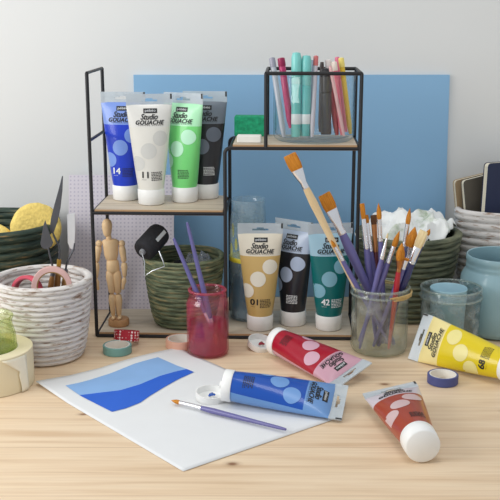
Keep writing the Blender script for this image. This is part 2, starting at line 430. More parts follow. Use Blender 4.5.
    if not lid:
        C.lathe([(0.0001, 0), (.0186, 0), (.0202, .0014), (.0207, .0112), (.0208, .0116), (.0209, .0122), (.0211, CAPH-.001), (.0205, CAPH), (.012, CAPH+.0003), (.0001, CAPH+.0003)], 44)
        C.build('cap', m_cap, root, angle=50)
    else:
        C.lathe([(.0001, .0105), (.003, .0105), (.003, .0065), (.0046, .0065), (.005, .0105), (.0178, .0112), (.0203, .0118), (.0209, .0124), (.0211, CAPH-.001), (.0205, CAPH), (.012, CAPH+.0003), (.0001, CAPH+.0003)], 44)
        cap = C.build('cap', m_cap, root, angle=50)
        Q = MB(); Q.lathe([(.0001, 0), (.0186, 0), (.0203, .0014), (.0207, .0108), (.0192, .0108), (.0186, .0022), (.0001, .0020)], 44)
        Q.lathe([(.0036, .0020), (.0036, .006), (.0024, .006), (.0024, .002)], 16)
        ld = Q.build('lid', m_cap, cap, angle=50)
        if lid_paint:
            mpnt = plain('wet_'+key, lid_paint, .2, coat=.6)
            P = MB()
            for (x, y, r) in ((0, 0, .0034), (.0035, .001, .0024), (.001, .004, .0022), (-.002, -.003, .002)):
                P.ball((x, y, .0062), r, 12, sz=(1, 1, .6))
            P.build('paint_drop', mpnt, ld)
        make_tube.lid = ld
    return root
TG1 = 'upright paint tubes on the left shelf'; TG2 = 'upright paint tubes on the lower shelf'; TG3 = 'paint tubes lying on the table'
def stand(root, u, v, z, yaw=0, tilt=0, roll=0):
    p = at(u, v, z); root.location = p; root.rotation_euler = (radians(tilt), radians(roll), radians(yaw)); settle(root, z)
stand(make_tube('ultramarine', (22, 58, 192), (124, 152, 222), (118, 150, 220), '14', 'blue paint tube numbered 14, leftmost upright tube on the left shelf', TG1, True), 126, 199, Z_LEFT, -4)
stand(make_tube('white', (226, 224, 216), (225, 224, 219), (208, 208, 203), '11', 'white paint tube numbered 11 standing on the left shelf', TG1), 151.5, 203.5, Z_LEFT, 10)
stand(make_tube('green', (118, 214, 122), (176, 236, 190), (186, 238, 204), '', 'bright green paint tube standing on the left shelf', TG1), 185, 201, Z_LEFT, -28)
stand(make_tube('black', (38, 38, 42), (112, 122, 134), (104, 112, 126), '', 'black paint tube at the right end of the left shelf', TG1, True, ink_white=True), 206, 197.5, Z_LEFT, -6)
stand(make_tube('gold', (202, 170, 106), (228, 220, 202), (230, 224, 208), '01', 'gold beige paint tube numbered 01 standing on the lower shelf', TG2), 260, 328, Z_LOW, 0)
stand(make_tube('black_low', (34, 34, 40), (176, 190, 212), (172, 186, 210), '', 'black paint tube between the gold and teal tubes on the lower shelf', TG2, True, ink_white=True), 293, 323.5, Z_LOW, -36)
stand(make_tube('teal', (0, 104, 104), (158, 194, 212), (128, 178, 196), '42', 'teal green paint tube numbered 42 standing on the lower shelf', TG2, True, ink_white=True), 328.5, 328, Z_LOW, 8)

def lay(root, capuv, sealuv, roll, lidpos=None, ztarget=0.0003, end='seal', sealz=.004):
    """lie a tube on the table: local z from cap to seal, label (local -y) upward, then roll about its axis"""
    a = at(capuv[0], capuv[1], R0); b = at(sealuv[0], sealuv[1], sealz)
    d = (b-a).normalized(); up = Vector((0, 0, 1)); y = -(up-d*up.dot(d)).normalized(); x = y.cross(d)
    M = Matrix((x, y, d)).transposed().to_4x4()
    M = M @ Matrix.Rotation(radians(roll), 4, 'Z')
    M.translation = (a if end == 'cap' else b-d*TL); root.matrix_world = M
    settle(root, ztarget)
    if lidpos:
        ld = make_tube.lid
        cm = root.matrix_world.copy() if False else (Matrix.Translation(root.location) @ root.rotation_euler.to_matrix().to_4x4())
        W = Matrix.Translation(at(lidpos[0], lidpos[1], lidpos[2])) @ Matrix.Rotation(radians(lidpos[4]), 4, 'Y') @ Matrix.Rotation(radians(lidpos[3]), 4, 'X')
        ld.matrix_basis = cm.inverted() @ W
t_red = make_tube('carmine', (166, 14, 42), (204, 156, 172), (210, 166, 182), '', 'dark red paint tube lying open in front of the lower shelf', TG3, lid=True, lid_paint=(150, 10, 40), back=92)
lay(t_red, (263, 338), (355, 379), 16, (260, 347, .002, 12, 14), sealz=.008)
t_blue = make_tube('cobalt', (4, 76, 172), (104, 148, 204), (110, 154, 212), '', 'blue paint tube lying open on the white sheet at the front', TG3, lid=True, lid_paint=(20, 80, 170), back=76)
lay(t_blue, (231, 390), (345, 407), 16, (211, 399, .0015, 4, 3), sealz=.008, ztarget=.0022)
t_brown = make_tube('sienna', (160, 66, 44), (206, 196, 204), (205, 178, 178), '', 'reddish brown paint tube lying at the front edge of the picture', TG3)
lay(t_brown, (446, 486), (389, 388), -12, sealz=.024)
t_yel = make_tube('lemon', (226, 202, 20), (242, 226, 158), (238, 226, 150), '68', 'yellow paint tube numbered 68 propped against the glass tumbler', TG3)
lay(t_yel, (529, 376), (416, 338), -64, sealz=.030)

# ------------------------------------------------------------------ baskets
def basket(name, label, cx, cy, z0, rtop, rbot, h, coils, mat, bump=.0022, lip=.004, rimmat=None, belly=0.0, power=.6, wob=.0004, seed=0, oval=1.0):
    root = thing('basket', label, 'basket', (cx, cy, z0), group='coiled wicker baskets')
    rnd = random.Random(seed); ph = [rnd.uniform(0, 6.28) for _ in range(coils+2)]; fq = [rnd.choice((2, 3, 4)) for _ in range(coils+2)]
    def rr(t): return rbot+(rtop-rbot)*(t**power)+belly*sin(pi*t)
    prof = [(.0005, .0)]; q = 7; idx = [0]
    for c in range(coils):
        for k in range(q):
            t = (c+k/q)/coils; b = bump*abs(sin(pi*k/q))**.7
            prof.append((rr(t)+b, h*t)); idx.append(c)
    ch = h/coils
    # rounded rim
    for k in range(7):
        a = -pi/2*0+pi*k/6; prof.append((rr(1)-lip/2+(lip/2+bump)*cos(a), h+ch*.5*sin(a))); idx.append(coils)
    for c in range(coils-1, 0, -1):
        for k in range(q):
            t = (c+1-(k/q))/coils; b = bump*.8*abs(sin(pi*k/q))**.7
            if t > .06: prof.append((rr(t)-lip-b, h*t-.0)); idx.append(c)
    prof.append((.0005, h*.06)); idx.append(0)
    def wb(j, a):
        c = idx[j]; g = noise.noise((cos(a)*6+c*3.1, sin(a)*6, seed+c*.7))
        edge = 0 if j in (0, len(prof)-1) else 1
        return (wob*1.0*g*edge, wob*.8*sin(fq[c]*a+ph[c])*edge*min(1, c/2))
    B = MB(); B.lathe(prof, 96, 0, None, sy=oval, wob=wb)
    B.build('body', mat, root, angle=80)
    return root
m_wb = streaky('whitewashed_wicker', [(.30, (140, 106, 84)), (.39, (182, 168, 158)), (.46, (216, 211, 207)), (.70, (228, 224, 221))], (1, 1, 6), 46, .8, .08)
m_gb = streaky('green_wicker', [(.28, (44, 50, 38)), (.43, (82, 92, 70)), (.55, (116, 124, 96)), (.68, (166, 150, 108)), (.8, (190, 178, 140))], (1, 1, 8), 34, .75, .25)
m_db = streaky('dark_green_wicker', [(.33, (28, 40, 35)), (.52, (58, 74, 64)), (.62, (92, 92, 70)), (.72, (170, 136, 92))], (1, 1, 8), 30, .6, .5)
m_ob = streaky('olive_wicker', [(.28, (46, 50, 40)), (.45, (86, 92, 74)), (.6, (120, 122, 98)), (.78, (152, 146, 118))], (1, 1, 8), 30, .65, .5)
def fill(name, label, cat, cx, cy, z0, zt, r, mat, seed, rough=.35, fine=12, top=None, sub=0):
    """a crumpled cloth or paper heaped in a basket, resting on its floor"""
    B = MB(); n, k = 64, 22; prof = []
    for j in range(k+1):
        t = j/k
        if t < .35: prof.append((r*(.72+.28*t/.35), z0+(zt-z0)*.8*t/.35, 0))
        else: q = (t-.35)/.65; prof.append((max(r*cos(q*pi/2), .0004), z0+(zt-z0)*(.8+.2*sin(q*pi/2)), 1))
    vs = []
    for j, (rad, z, tp) in enumerate(prof):
        for i in range(n):
            a = 2*pi*i/n; x, y = rad*cos(a), rad*sin(a)
            g = 0
            if tp:
                p = Vector((x*fine*6, y*fine*6, seed)); wt = min(1, (1-rad/r)*4+.15)
                g = (abs(noise.noise(p))*1.5+.5*noise.noise(p*2.7))*(zt-z0)*rough*wt
            vs.append((x*(.985), y*.985, z+g+(top(x, y) if (top and tp) else 0)))
    fs = [tuple(range(n))[::-1]]
    for j in range(k):
        for i in range(n): fs.append((j*n+i, j*n+(i+1) % n, (j+1)*n+(i+1) % n, (j+1)*n+i))
    B.add(vs, fs); o = B.build(name, mat, None, angle=70); o.location = (cx, cy, 0); tag(o, label, cat)
    return o
# left rear: dark green basket with sponges
basket('dark', 'large dark green basket at left rear, holding yellow sponges', -.425, 1.572, .0003, .108, .088, .158, 12, m_db, .0044, .006, power=.7, seed=3)
fill('cloth', 'dark grey cloth bunched in the dark green basket at left', 'cloth', -.425, 1.572, .0112, .100, .084, plain('dark_cloth', (92, 92, 96), .9, bump=.3), 5, .12)
m_sponge = plain('yellow_sponge', (236, 208, 118), .95, bump=.9, bscale=260, vary=.14, vscale=160)
def disc_sponge(label, c, r, th, yaw, tilt):
    M = Matrix.Translation(c) @ Matrix.Rotation(radians(yaw), 4, 'Z') @ Matrix.Rotation(radians(90+tilt), 4, 'X') @ Matrix.Translation((0, 0, -th/2))
    B = MB(); e = th*.3
    B.lathe([(.0003, 0), (r*.5, 0), (r-e, 0), (r-e*.3, e*.3), (r, e), (r, th-e), (r-e*.3, th-e*.3), (r-e, th), (r*.5, th), (.0003, th)], 40,
            wob=lambda j, a: (.0012*noise.noise((cos(a)*4, sin(a)*4, j)), .0008*noise.noise((cos(a)*7, j, sin(a)*7))))
    o = B.build('sponge', m_sponge, None, angle=60); o.matrix_world = M; tag(o, label, 'sponge', 'round yellow sponges')
p = atY(36, 228, 1.545); disc_sponge('large round yellow sponge standing in the dark green basket', (p.x, p.y, p.z), .0405, .024, 12, -14)
p = atY(-6, 245, 1.535); disc_sponge('round yellow sponge at the left edge of the picture', (p.x, p.y, p.z), .034, .022, -12, -18)
# left front: white basket
WBX, WBY = at(46.5, 354.5, 0)[:2]; WBY -= .002
basket('white', 'whitewashed coiled basket at left front, holding palette knives', WBX, WBY, .0003, .0695, .049, .118, 15, m_wb, .0036, .0045, power=.5, seed=11)
fill('cloth', 'crumpled pale grey cloth inside the whitewashed left basket', 'cloth', WBX, WBY, .0085, .078, .046, plain('pale_cloth', (205, 206, 210), .9, bump=.3), 9, .10)
# middle: green basket on the shelf
MBX, MBY = sl(.1325, .0580, 0)[:2]
basket('mid', 'sage green basket on the lower shelf, holding a black foam roller', MBX, MBY, Z_LOW+.0003, .0635, .043, .1095, 14, m_gb, .0023, .004, power=.5, seed=21)
fill('cloth', 'black rag filling the sage green basket on the shelf', 'cloth', MBX, MBY, Z_LOW+.0085, .099, .042, plain('black_rag', (36, 36, 40), .85, bump=.3), 2, .14)
# right: olive basket with paper towel
OBX, OBY = .2625, 1.583
basket('olive', 'dark olive basket behind the brush jar, holding crumpled paper towel', OBX, OBY, .0003, .084, .056, .140, 14, m_ob, .0042, .006, power=.7, seed=31)
# far right: white basket with notebooks
RBX, RBY = .446, 1.626
basket('right', 'whitewashed oval basket at right edge, holding notebooks', RBX, RBY, .0003, .096, .076, .168, 13, m_wb, .0042, .005, power=.6, seed=41, oval=.58)

# ------------------------------------------------------------------ paper towel
def towel():
    n = 60; B = MB(); vs = []; m_t = streaky('paper_towel', [(.30, (150, 168, 140)), (.38, (206, 214, 200)), (.46, (238, 240, 238)), (.7, (243, 244, 244))], (1, 1, 1), 26, .9, .15)
    for j in range(n+1):
        for i in range(n+1):
            x = (i/n-.5)*2; y = (j/n-.5)*2
            r = max(abs(x), abs(y)); rad = sqrt(x*x+y*y)+1e-6
            s = r/rad; X = x*s; Y = y*s                     # square to disc
            P = Vector((X*2.3, Y*2.3, 4.2))
            f = 1-abs(noise.noise(P*.9))*2.2+.35*noise.noise(P*2.1)+.12*noise.noise(P*5)
            zz = .130+.024*(1-r*r)+.021*f
            zz += .024*max(0, X-.30)+.006*max(0, -X-.2)
            if r > .80: zz -= (r-.80)/.20*.012
            e = 1+.06*noise.noise(P*3)
            vs.append((X*.082*e-.006, Y*.068*e, zz+.004))
    fs = [(j*(n+1)+i, j*(n+1)+i+1, (j+1)*(n+1)+i+1, (j+1)*(n+1)+i) for j in range(n) for i in range(n)]
    B.add(vs, fs); o = B.build('paper_towel', m_t, None, angle=75); o.location = (OBX, OBY, .0); tag(o, 'crumpled white paper towel stained pale green in olive basket', 'paper towel')
    sm = o.modifiers.new('solid', 'SOLIDIFY'); sm.thickness = .0012
towel()

# ------------------------------------------------------------------ sponge, eraser on upper shelf
m_scour = plain('green_scourer', (34, 156, 112), .95, bump=1.0, bscale=240, vary=.25, vscale=190)
m_white = plain('white_rubber', (232, 230, 224), .7)
o = MB().box((-.0250, -.013, 0), (.0262, .013, .0315)).build('sponge', m_scour, None, smooth=False, bevel=.002)
p = at(250.5, 135.5, Z_UP); o.location = (p.x, p.y, Z_UP+.0003); o.rotation_euler = (0, 0, SROT-.02); tag(o, 'green rectangular scouring sponge on the upper shelf', 'sponge')
o = MB().box((-.0182, -.0085, 0), (.0182, .0085, .0112)).build('eraser', m_white, None, smooth=False, bevel=.0015)
p = at(249.3, 142.5, Z_UP); o.location = (p.x, p.y, Z_UP+.0003); o.rotation_euler = (0, 0, -.06); tag(o, 'white block eraser in front of the green sponge', 'eraser')

# ------------------------------------------------------------------ glass jars
def jar_profile(r, h, neck, t=.0022, base=.004, bev=.006, nb=True):
    o = [(.0004, 0), (r-bev, 0), (r-bev*.3, bev*.3), (r, bev)]
    if neck: rn, hn = neck; o += [(r, hn-.010), (r-(r-rn)*.3, hn-.005), (rn, hn), (rn, h-.012), (rn+.0016, h-.010), (rn+.0016, h-.008), (rn, h-.006), (rn+.0012, h-.003), (rn+.001, h-.0006), (rn-.0008, h)]
    else: rn = r; o += [(r, h-.014), (r+.0016, h-.0115), (r+.0016, h-.009), (r, h-.007), (r+.001, h-.003), (r+.0006, h-.0006), (r-.001, h)]
    i = [(rn-t, h-.002)]
    if neck: i += [(rn-t, hn), (r-t-(r-rn)*.3, hn-.006), (r-t, hn-.012)]
    else: i += [(r-t, h-.015)]
    i += [(r-t, bev+base*.4), (r-t-.003, base), (.0004, base)]
    return o+i
def jar(label, c, prof, mat, n=56, name='glass_jar', cat='jar', flute=0, group=None):
    root = thing(name, label, cat, c, group=group)
    MB().lathe(prof, n, wob=(lambda j, a: (flute*cos(a*14), 0)) if flute else None).build('glass', mat, root, angle=60)
    return root
def liquid(root, r, z0, z1, mat, name='water'):
    return MB().lathe([(.0004, z0), (r*.92, z0), (r, z0+.004), (r, z1), (.0004, z1)], 44).build(name, mat, root, angle=60)
m_clear = glass('clear_glass', (253, 254, 254), (208, 218, 216), .9)
m_haze = glass('hazy_glass', (251, 253, 250), (172, 186, 176), 1.3, smear=(226, 228, 218), smear_amt=(.50, .95), smear_scale=26, milk=.05)
m_tumb = glass('paint_smeared_glass', (248, 250, 250), (176, 190, 196), .95, smear=(196, 208, 212), smear_amt=(.46, .75), smear_scale=48, milk=.03)
m_pinkg = glass('pink_stained_glass', (253, 238, 241), (206, 96, 122), 1.4, smear=(214, 100, 124), smear_amt=(.46, .9), smear_scale=26, milk=.05)
m_greeng = glass('green_glass', (246, 249, 230), (188, 202, 128), .9, smear=(176, 190, 122), smear_amt=(.47, .85), smear_scale=44, milk=.03)
m_blueg = glass('blue_tint_glass', (248, 252, 254), (182, 204, 216), .9, smear=(206, 224, 230), smear_amt=(.42, .85), smear_scale=22, milk=.12)  # whitish smear and milk put the bottle's pale highlights into its colour
def water_mat(name, rgb, op, rough=.15):
    m, nt, out = newmat(name); p = pbsdf(nt, lin(*rgb), rough, 0, .4)
    t = N(nt, 'ShaderNodeBsdfTransparent'); t.inputs[0].default_value = lin(*[min(255, int(c*.5+128)) for c in rgb])
    mx = N(nt, 'ShaderNodeMixShader'); mx.inputs[0].default_value = op
    nt.links.new(t.outputs[0], mx.inputs[1]); nt.links.new(p.outputs[0], mx.inputs[2]); nt.links.new(mx.outputs[0], out.inputs[0]); return m
m_rim = glass('rim_glass', (240, 245, 241), (160, 174, 166), 1.8, milk=.16)  # milkier glass: the rim highlight is put into the colour
m_prim = glass('pink_rim_glass', (246, 206, 214), (206, 96, 122), 1.8, smear=(216, 104, 126), smear_amt=(.40, .8), smear_scale=30, milk=.25)  # stained pink; the added milk paints in the rim highlight
def rim(root, r, z, rad, mat):
    B = MB(); B.path([(r*cos(a), r*sin(a), z) for a in [2*pi*i/56 for i in range(56)]], rad, 10, closed=True); B.build('rim', mat, root)
# pink jar
PJ = at(208, 353, 0); PH = .0995
pj = jar('pink stained glass jar of red water with two brushes', (PJ.x, PJ.y, .0004), jar_profile(.0312, PH, (.0262, .088)), m_pinkg)
liquid(pj, .0287, .0042, .050, water_mat('pink_water', (196, 62, 108), .42))
rim(pj, .0266, PH-.0012, .0021, m_prim)
# brush jar
BJ = at(378.5, 350, 0); BH = .101
bj = jar('clear glass jar holding a bunch of paintbrushes', (BJ.x, BJ.y, .0004), jar_profile(.0422, BH, None, bev=.009), m_haze, flute=.0004)
rim(bj, .0426, BH-.0012, .0021, m_rim); rim(bj, .0432, BH-.0105, .0016, m_rim)
# straw string draped over the front right of the neck
B = MB(); rs = random.Random(5)
for k in range(6):
    ph = rs.uniform(0, 6); a0 = -1.25+rs.uniform(-.15, .15); a1 = 1.9+rs.uniform(-.3, .3)
    pts = []
    for i in range(30):
        a = a0+(a1-a0)*i/29; rr_ = .0456+.0010*sin(a*3+ph)
        pts.append((rr_*cos(a), rr_*sin(a), .0895+.0016*k*(.35+.65*i/29)+.0016*sin(a*2+ph)))
    B.path(pts, .0010, 6)
B2 = B.build('twine', streaky('straw', [(.3, (176, 142, 84)), (.7, (222, 196, 140))], (1, 1, 1), 90, .7, .2), None)
B2.location = (BJ.x, BJ.y, .0004); tag(B2, 'straw coloured twine wound round the brush jar neck', 'string')
# tumbler with blue cup
TU = at(448.5, 343.5, 0)
tu = jar('paint smeared glass tumbler holding a pale blue cup', (TU.x, TU.y, .0004), [(.0004, 0), (.038, 0), (.0415, .003), (.0435, .012), (.0457, .074), (.0470, .075), (.0470, .078), (.0459, .080), (.0464, .089), (.0454, .0905), (.0442, .089), (.0435, .074), (.0412, .012), (.037, .005), (.0004, .005)], m_tumb, name='glass_tumbler', cat='tumbler')
rim(tu, .0454, .0895, .0017, m_rim); rim(tu, .0462, .0765, .0018, m_rim)
m_pblue = plain('pale_blue_paint', (172, 210, 224), .4, coat=.2, vary=.05, vscale=25)
cp = thing('cup', 'pale blue cup nested inside the glass tumbler', 'cup', (TU.x-.004, TU.y, .0058))
MB().lathe([(.0004, 0), (.022, 0), (.0245, .002), (.0278, .081), (.0285, .0825), (.0278, .084), (.0265, .083), (.0232, .006), (.0004, .004)], 44).build('body', m_pblue, cp, angle=60)
# pale blue jar
BL = Vector((.3935, 1.492, 0))
jb = thing('painted_jar', 'large pale blue jar at the right edge, in front of white basket', 'jar', (BL.x, BL.y, .0004))
MB().lathe([(.0004, 0), (.046, 0), (.054, .003), (.0585, .012), (.0608, .038), (.0612, .078), (.0588, .094), (.0535, .1025), (.0520, .106), (.0530, .1085), (.0522, .111), (.0520, .115), (.0532, .118), (.0530, .125), (.0518, .1268), (.0500, .126), (.0490, .104), (.0560, .089), (.057, .02), (.050, .006), (.0004, .005)], 60).build('body', plain('jar_blue_paint', (148, 182, 192), .38, coat=.3, vary=.05, vscale=18), jb, angle=60)
# masking tape with green jar standing inside
TP = at(-10, 383, 0)
m_mask = plain('masking_tape', (230, 217, 184), .6, vary=.03); m_core = plain('tape_core', (222, 214, 196), .7)
def tape(label, c, ro, ri, w, mat, core=None, M=None, group='rolls of tape', name='tape_roll'):
    root = thing(name, label, 'tape', c, group=group)
    if M is not None: root.matrix_world = M
    e = .0006; rc = ri+.0016
    MB().lathe([(ro-e, 0), (ro, e), (ro, w-e), (ro-e, w), (rc, w), (rc, 0)], 56, closed=True).build('tape', mat, root, angle=35)
    MB().lathe([(rc-.0001, 0.0002), (rc-.0001, w-.0002), (ri, w-.0002), (ri, 0.0002)], 56, closed=True).build('core', core or m_core, root, angle=35)
    return root
mt = tape('wide cream masking tape roll lying at left edge', (TP.x, TP.y, .0004), .0605, .0405, .052, m_mask)
# loose torn end
B = MB(); n = 12; vs = []
for j in range(n+1):
    t = j/n; z = .0500*(1-t)+.0008*t
    off = .0618+.0022*t*t
    a1 = -.365; a0 = -1.02+.41*min(1, t/.42) if t < .42 else -.61+.02*sin(t*9)
    for k in range(7): a = a0+(a1-a0)*k/6; vs.append((off*cos(a), off*sin(a), z))
fs = [(7*j+k, 7*j+k+1, 7*j+k+8, 7*j+k+7) for j in range(n) for k in range(6)]
B.add(vs, fs); q = B.build('loose_end', plain('tape_end', (238, 232, 212), .5), mt); sm = q.modifiers.new('solid', 'SOLIDIFY'); sm.thickness = .0006
GJ = Vector((TP.x+.0038, TP.y+.001, .0))
gj = jar('green stained glass jar standing inside the masking tape roll', (GJ.x, GJ.y, .0004), [(.0004, 0), (.030, 0), (.0340, .003), (.0352, .010), (.0355, .055), (.0345, .070), (.0308, .084), (.0300, .088), (.0318, .092), (.0328, .0955), (.0320, .0975), (.0302, .0965), (.0282, .089), (.0288, .083), (.0325, .069), (.0333, .055), (.033, .010), (.029, .004), (.0004, .004)], m_greeng)
# blue-banded bottle behind gold tube
BT = sl(.2345, .084, 0)
bt = thing('glass_bottle', 'tall blue tinted glass bottle with yellow band behind gold tube', 'bottle', (BT.x, BT.y, Z_LOW+.0003))
MB().lathe([(.0004, 0), (.025, 0), (.0290, .003), (.0302, .010), (.0302, .120), (.0288, .160), (.0266, .188), (.0272, .193), (.0268, .198), (.0250, .197), (.0244, .188), (.0268, .160), (.0282, .120), (.0282, .010), (.027, .005), (.0004, .004)], 52).build('glass', m_blueg, bt, angle=60)
MB().lathe([(.0305, .098), (.0307, .0985), (.0307, .1045), (.0305, .105)], 52, wob=lambda j, a: (0, .0016*noise.noise((cos(a)*3, sin(a)*3, 1))), closed=False).build('painted_band', plain('yellow_band', (226, 206, 60), .5, vary=.2, vscale=60), bt)
liquid(bt, .0277, .0045, .099, water_mat('blue_water', (34, 98, 134), .72))
for k, (a, z, r) in enumerate(((-2.6, .150, .006), (-2.3, .128, .005), (-2.7, .115, .007))):
    B = MB(); pts = [((.0300-.00006*(z-.11)*1000*.6)*cos(a+.12*cos(t)*r/.006), (.0300-.00006*(z-.11)*1000*.6)*sin(a+.12*cos(t)*r/.006), z+2.0*r*sin(t)) for t in [2*pi*i/16 for i in range(16)]]
    B.add(pts, [tuple(range(16))]); B.build('paint_smear', plain('smear_yellow', (205, 196, 92), .6), bt)

# ------------------------------------------------------------------ upper glass and its pens
UC = sl(.3365, .0635, 0); UJ = Vector((UC.x, UC.y, Z_UP+.0003))
jar('wide clear glass holding pens on the upper shelf', UJ, [(.0004, 0), (.056, 0), (.0605, .003), (.0622, .008), (.0624, .098), (.0617, .1000), (.0602, .099), (.0598, .010), (.055, .006), (.0004, .0055)], m_clear, name='glass_vase', cat='glass')
def stick_frame(a, b): return frame(a, Vector(b)-Vector(a))
def bar_pen(name, cat, label, a, b, parts, group='pens in the wide glass'):
    """parts: (part name, material, [(r, t)...]) along a to b, t in 0..1"""
    L = (Vector(b)-Vector(a)).length
    root = thing(name, label, cat, M=stick_frame(a, b), group=group)
    last = None
    for nm, mat, pr in parts:
        pr = [(max(r, .0002), t*L) for r, t in pr]
        MB().lathe(pr, 18).build(nm, mat, root, angle=35)
    return root
def umat(n, rgb, rough=.35): return plain('pen_'+n, rgb, rough, coat=.2)
m_silver = plain('silver', (236, 236, 240), .24, metal=1.0, vary=.05)
def pen_ends(u0, v0, u1, v1, Y0, Y1):
    a = atY(u0, v0, Y0); a.z = max(a.z, Z_UP+.008); b = atY(u1, v1, Y1)
    return a, b
upY = UJ.y
def mk_marker(label, u0, v0, u1, v1, dy0, dy1, rgb, capc, r=.0073, band=True, klass='marker_pen'):
    a, b = pen_ends(u0, v0, u1, v1, upY+dy0, upY+dy1)
    k = '%d_%d_%d' % rgb
    parts = [('barrel', umat(k, rgb), [(0, 0), (r*.92, 0), (r, .02), (r, .62), (r*.9, .63)]), ('cap', umat('c%d_%d_%d' % capc, capc), [(r*.9, .625), (r*1.06, .64), (r*1.06, .93), (r*.8, .99), (0, 1)])]
    if band: parts.append(('paper_label', umat('label', (228, 232, 232)), [(r+.0002, .15), (r+.0003, .152), (r+.0003, .27), (r+.0002, .272)]))
    return bar_pen(klass, 'pen', label, a, b, parts)
def mk_brushpen(label, u0, v0, u1, v1, dy0, dy1, rgb, r=.0035, tip=None):
    a, b = pen_ends(u0, v0, u1, v1, upY+dy0, upY+dy1); k = '%d_%d_%d' % rgb
    parts = [('shaft', umat(k, rgb), [(0, 0), (r*.6, .0), (r, .12), (r, .96), (r*.8, 1), (0, 1)])]
    if tip: parts.append(('tip', umat('t%d_%d_%d' % tip, tip), [(r*1.05, .88), (r*1.15, .9), (r*1.1, .995), (r*.6, 1.005), (0, 1.006)]))
    return bar_pen('pen', 'pen', label, a, b, parts)
mk_marker('teal marker with white label, left of the teal pair', 296, 137, 296.5, 52, -.030, -.020, (96, 190, 184), (126, 206, 200))
mk_marker('teal marker with white label, right of the teal pair', 305.5, 136, 306.5, 55, -.028, -.018, (88, 180, 176), (120, 200, 196))
mk_brushpen('slim grey pen leaning left in the wide glass', 284, 137, 272, 58, -.035, -.004, (176, 180, 190), .0042, (150, 150, 165))
mk_brushpen('magenta pen leaning behind the teal markers', 291, 128, 281, 58, .012, .022, (196, 50, 110), .0052, (160, 30, 80))
mk_brushpen('clear pale pen with red stripe right of the teal markers', 312, 137, 316, 56, -.034, -.012, (196, 190, 200), .0034, (206, 110, 110))
mk_brushpen('slim blue grey pen behind the clear pale pen', 310, 130, 313, 60, .018, .022, (120, 140, 160), .0030)
mk_marker('black marker near the middle of the wide glass', 326, 134.5, 326, 68, -.016, -.006, (44, 46, 52), (34, 34, 38), .0082, False)
mk_brushpen('dark brown slim pen beside the black marker', 320, 132, 322, 62, .010, .015, (70, 58, 56), .0032)
mk_brushpen('dark red pen leaning right of the black marker', 337, 135, 328, 60, -.012, .0, (170, 28, 44), .0046, (230, 220, 216))
mk_brushpen('coral pink pencil leaning beside the dark red pen', 342, 135, 334, 62, -.020, -.010, (226, 110, 128), .0040, (240, 226, 214))
mk_brushpen('pale pink pencil in front of the coral pencil', 344, 136, 330, 66, -.030, -.022, (226, 176, 176), .0026)
mk_brushpen('yellow pencil at the right of the wide glass', 350.5, 134, 341, 58, -.008, .004, (226, 190, 44), .0040, (240, 220, 120))
mk_brushpen('pink pencil between coral and yellow pencils', 346, 132, 337, 57, .012, .022, (232, 120, 150), .0040)

# ------------------------------------------------------------------ paintbrushes
m_purple = plain('purple_lacquer', (100, 96, 152), .4, coat=.3, vary=.05)
m_woodh = streaky('bare_wood_handle', [(.3, (218, 190, 146)), (.7, (234, 212, 172))], (1, 1, .15), 60, .5, .05)
m_redh = plain('red_lacquer', (176, 28, 44), .3, coat=.4); m_navyh = plain('navy_lacquer', (42, 46, 104), .3, coat=.4)
m_maroon = plain('maroon_lacquer', (92, 30, 40), .35, coat=.3)
m_copper = plain('copper', (190, 130, 84), .3, metal=1)
m_orange = streaky('amber_bristle', [(.3, (160, 92, 18)), (.55, (200, 128, 34)), (.75, (220, 154, 66))], (8, 8, .6), 60, .55, .5)
m_cream = streaky('cream_bristle', [(.3, (206, 180, 128)), (.7, (236, 218, 176))], (8, 8, .6), 60, .6, .5)
m_brownb = streaky('brown_bristle', [(.3, (70, 44, 26)), (.7, (116, 78, 48))], (8, 8, .6), 60, .55, .5)
BG = 'paintbrushes in the glass jar'
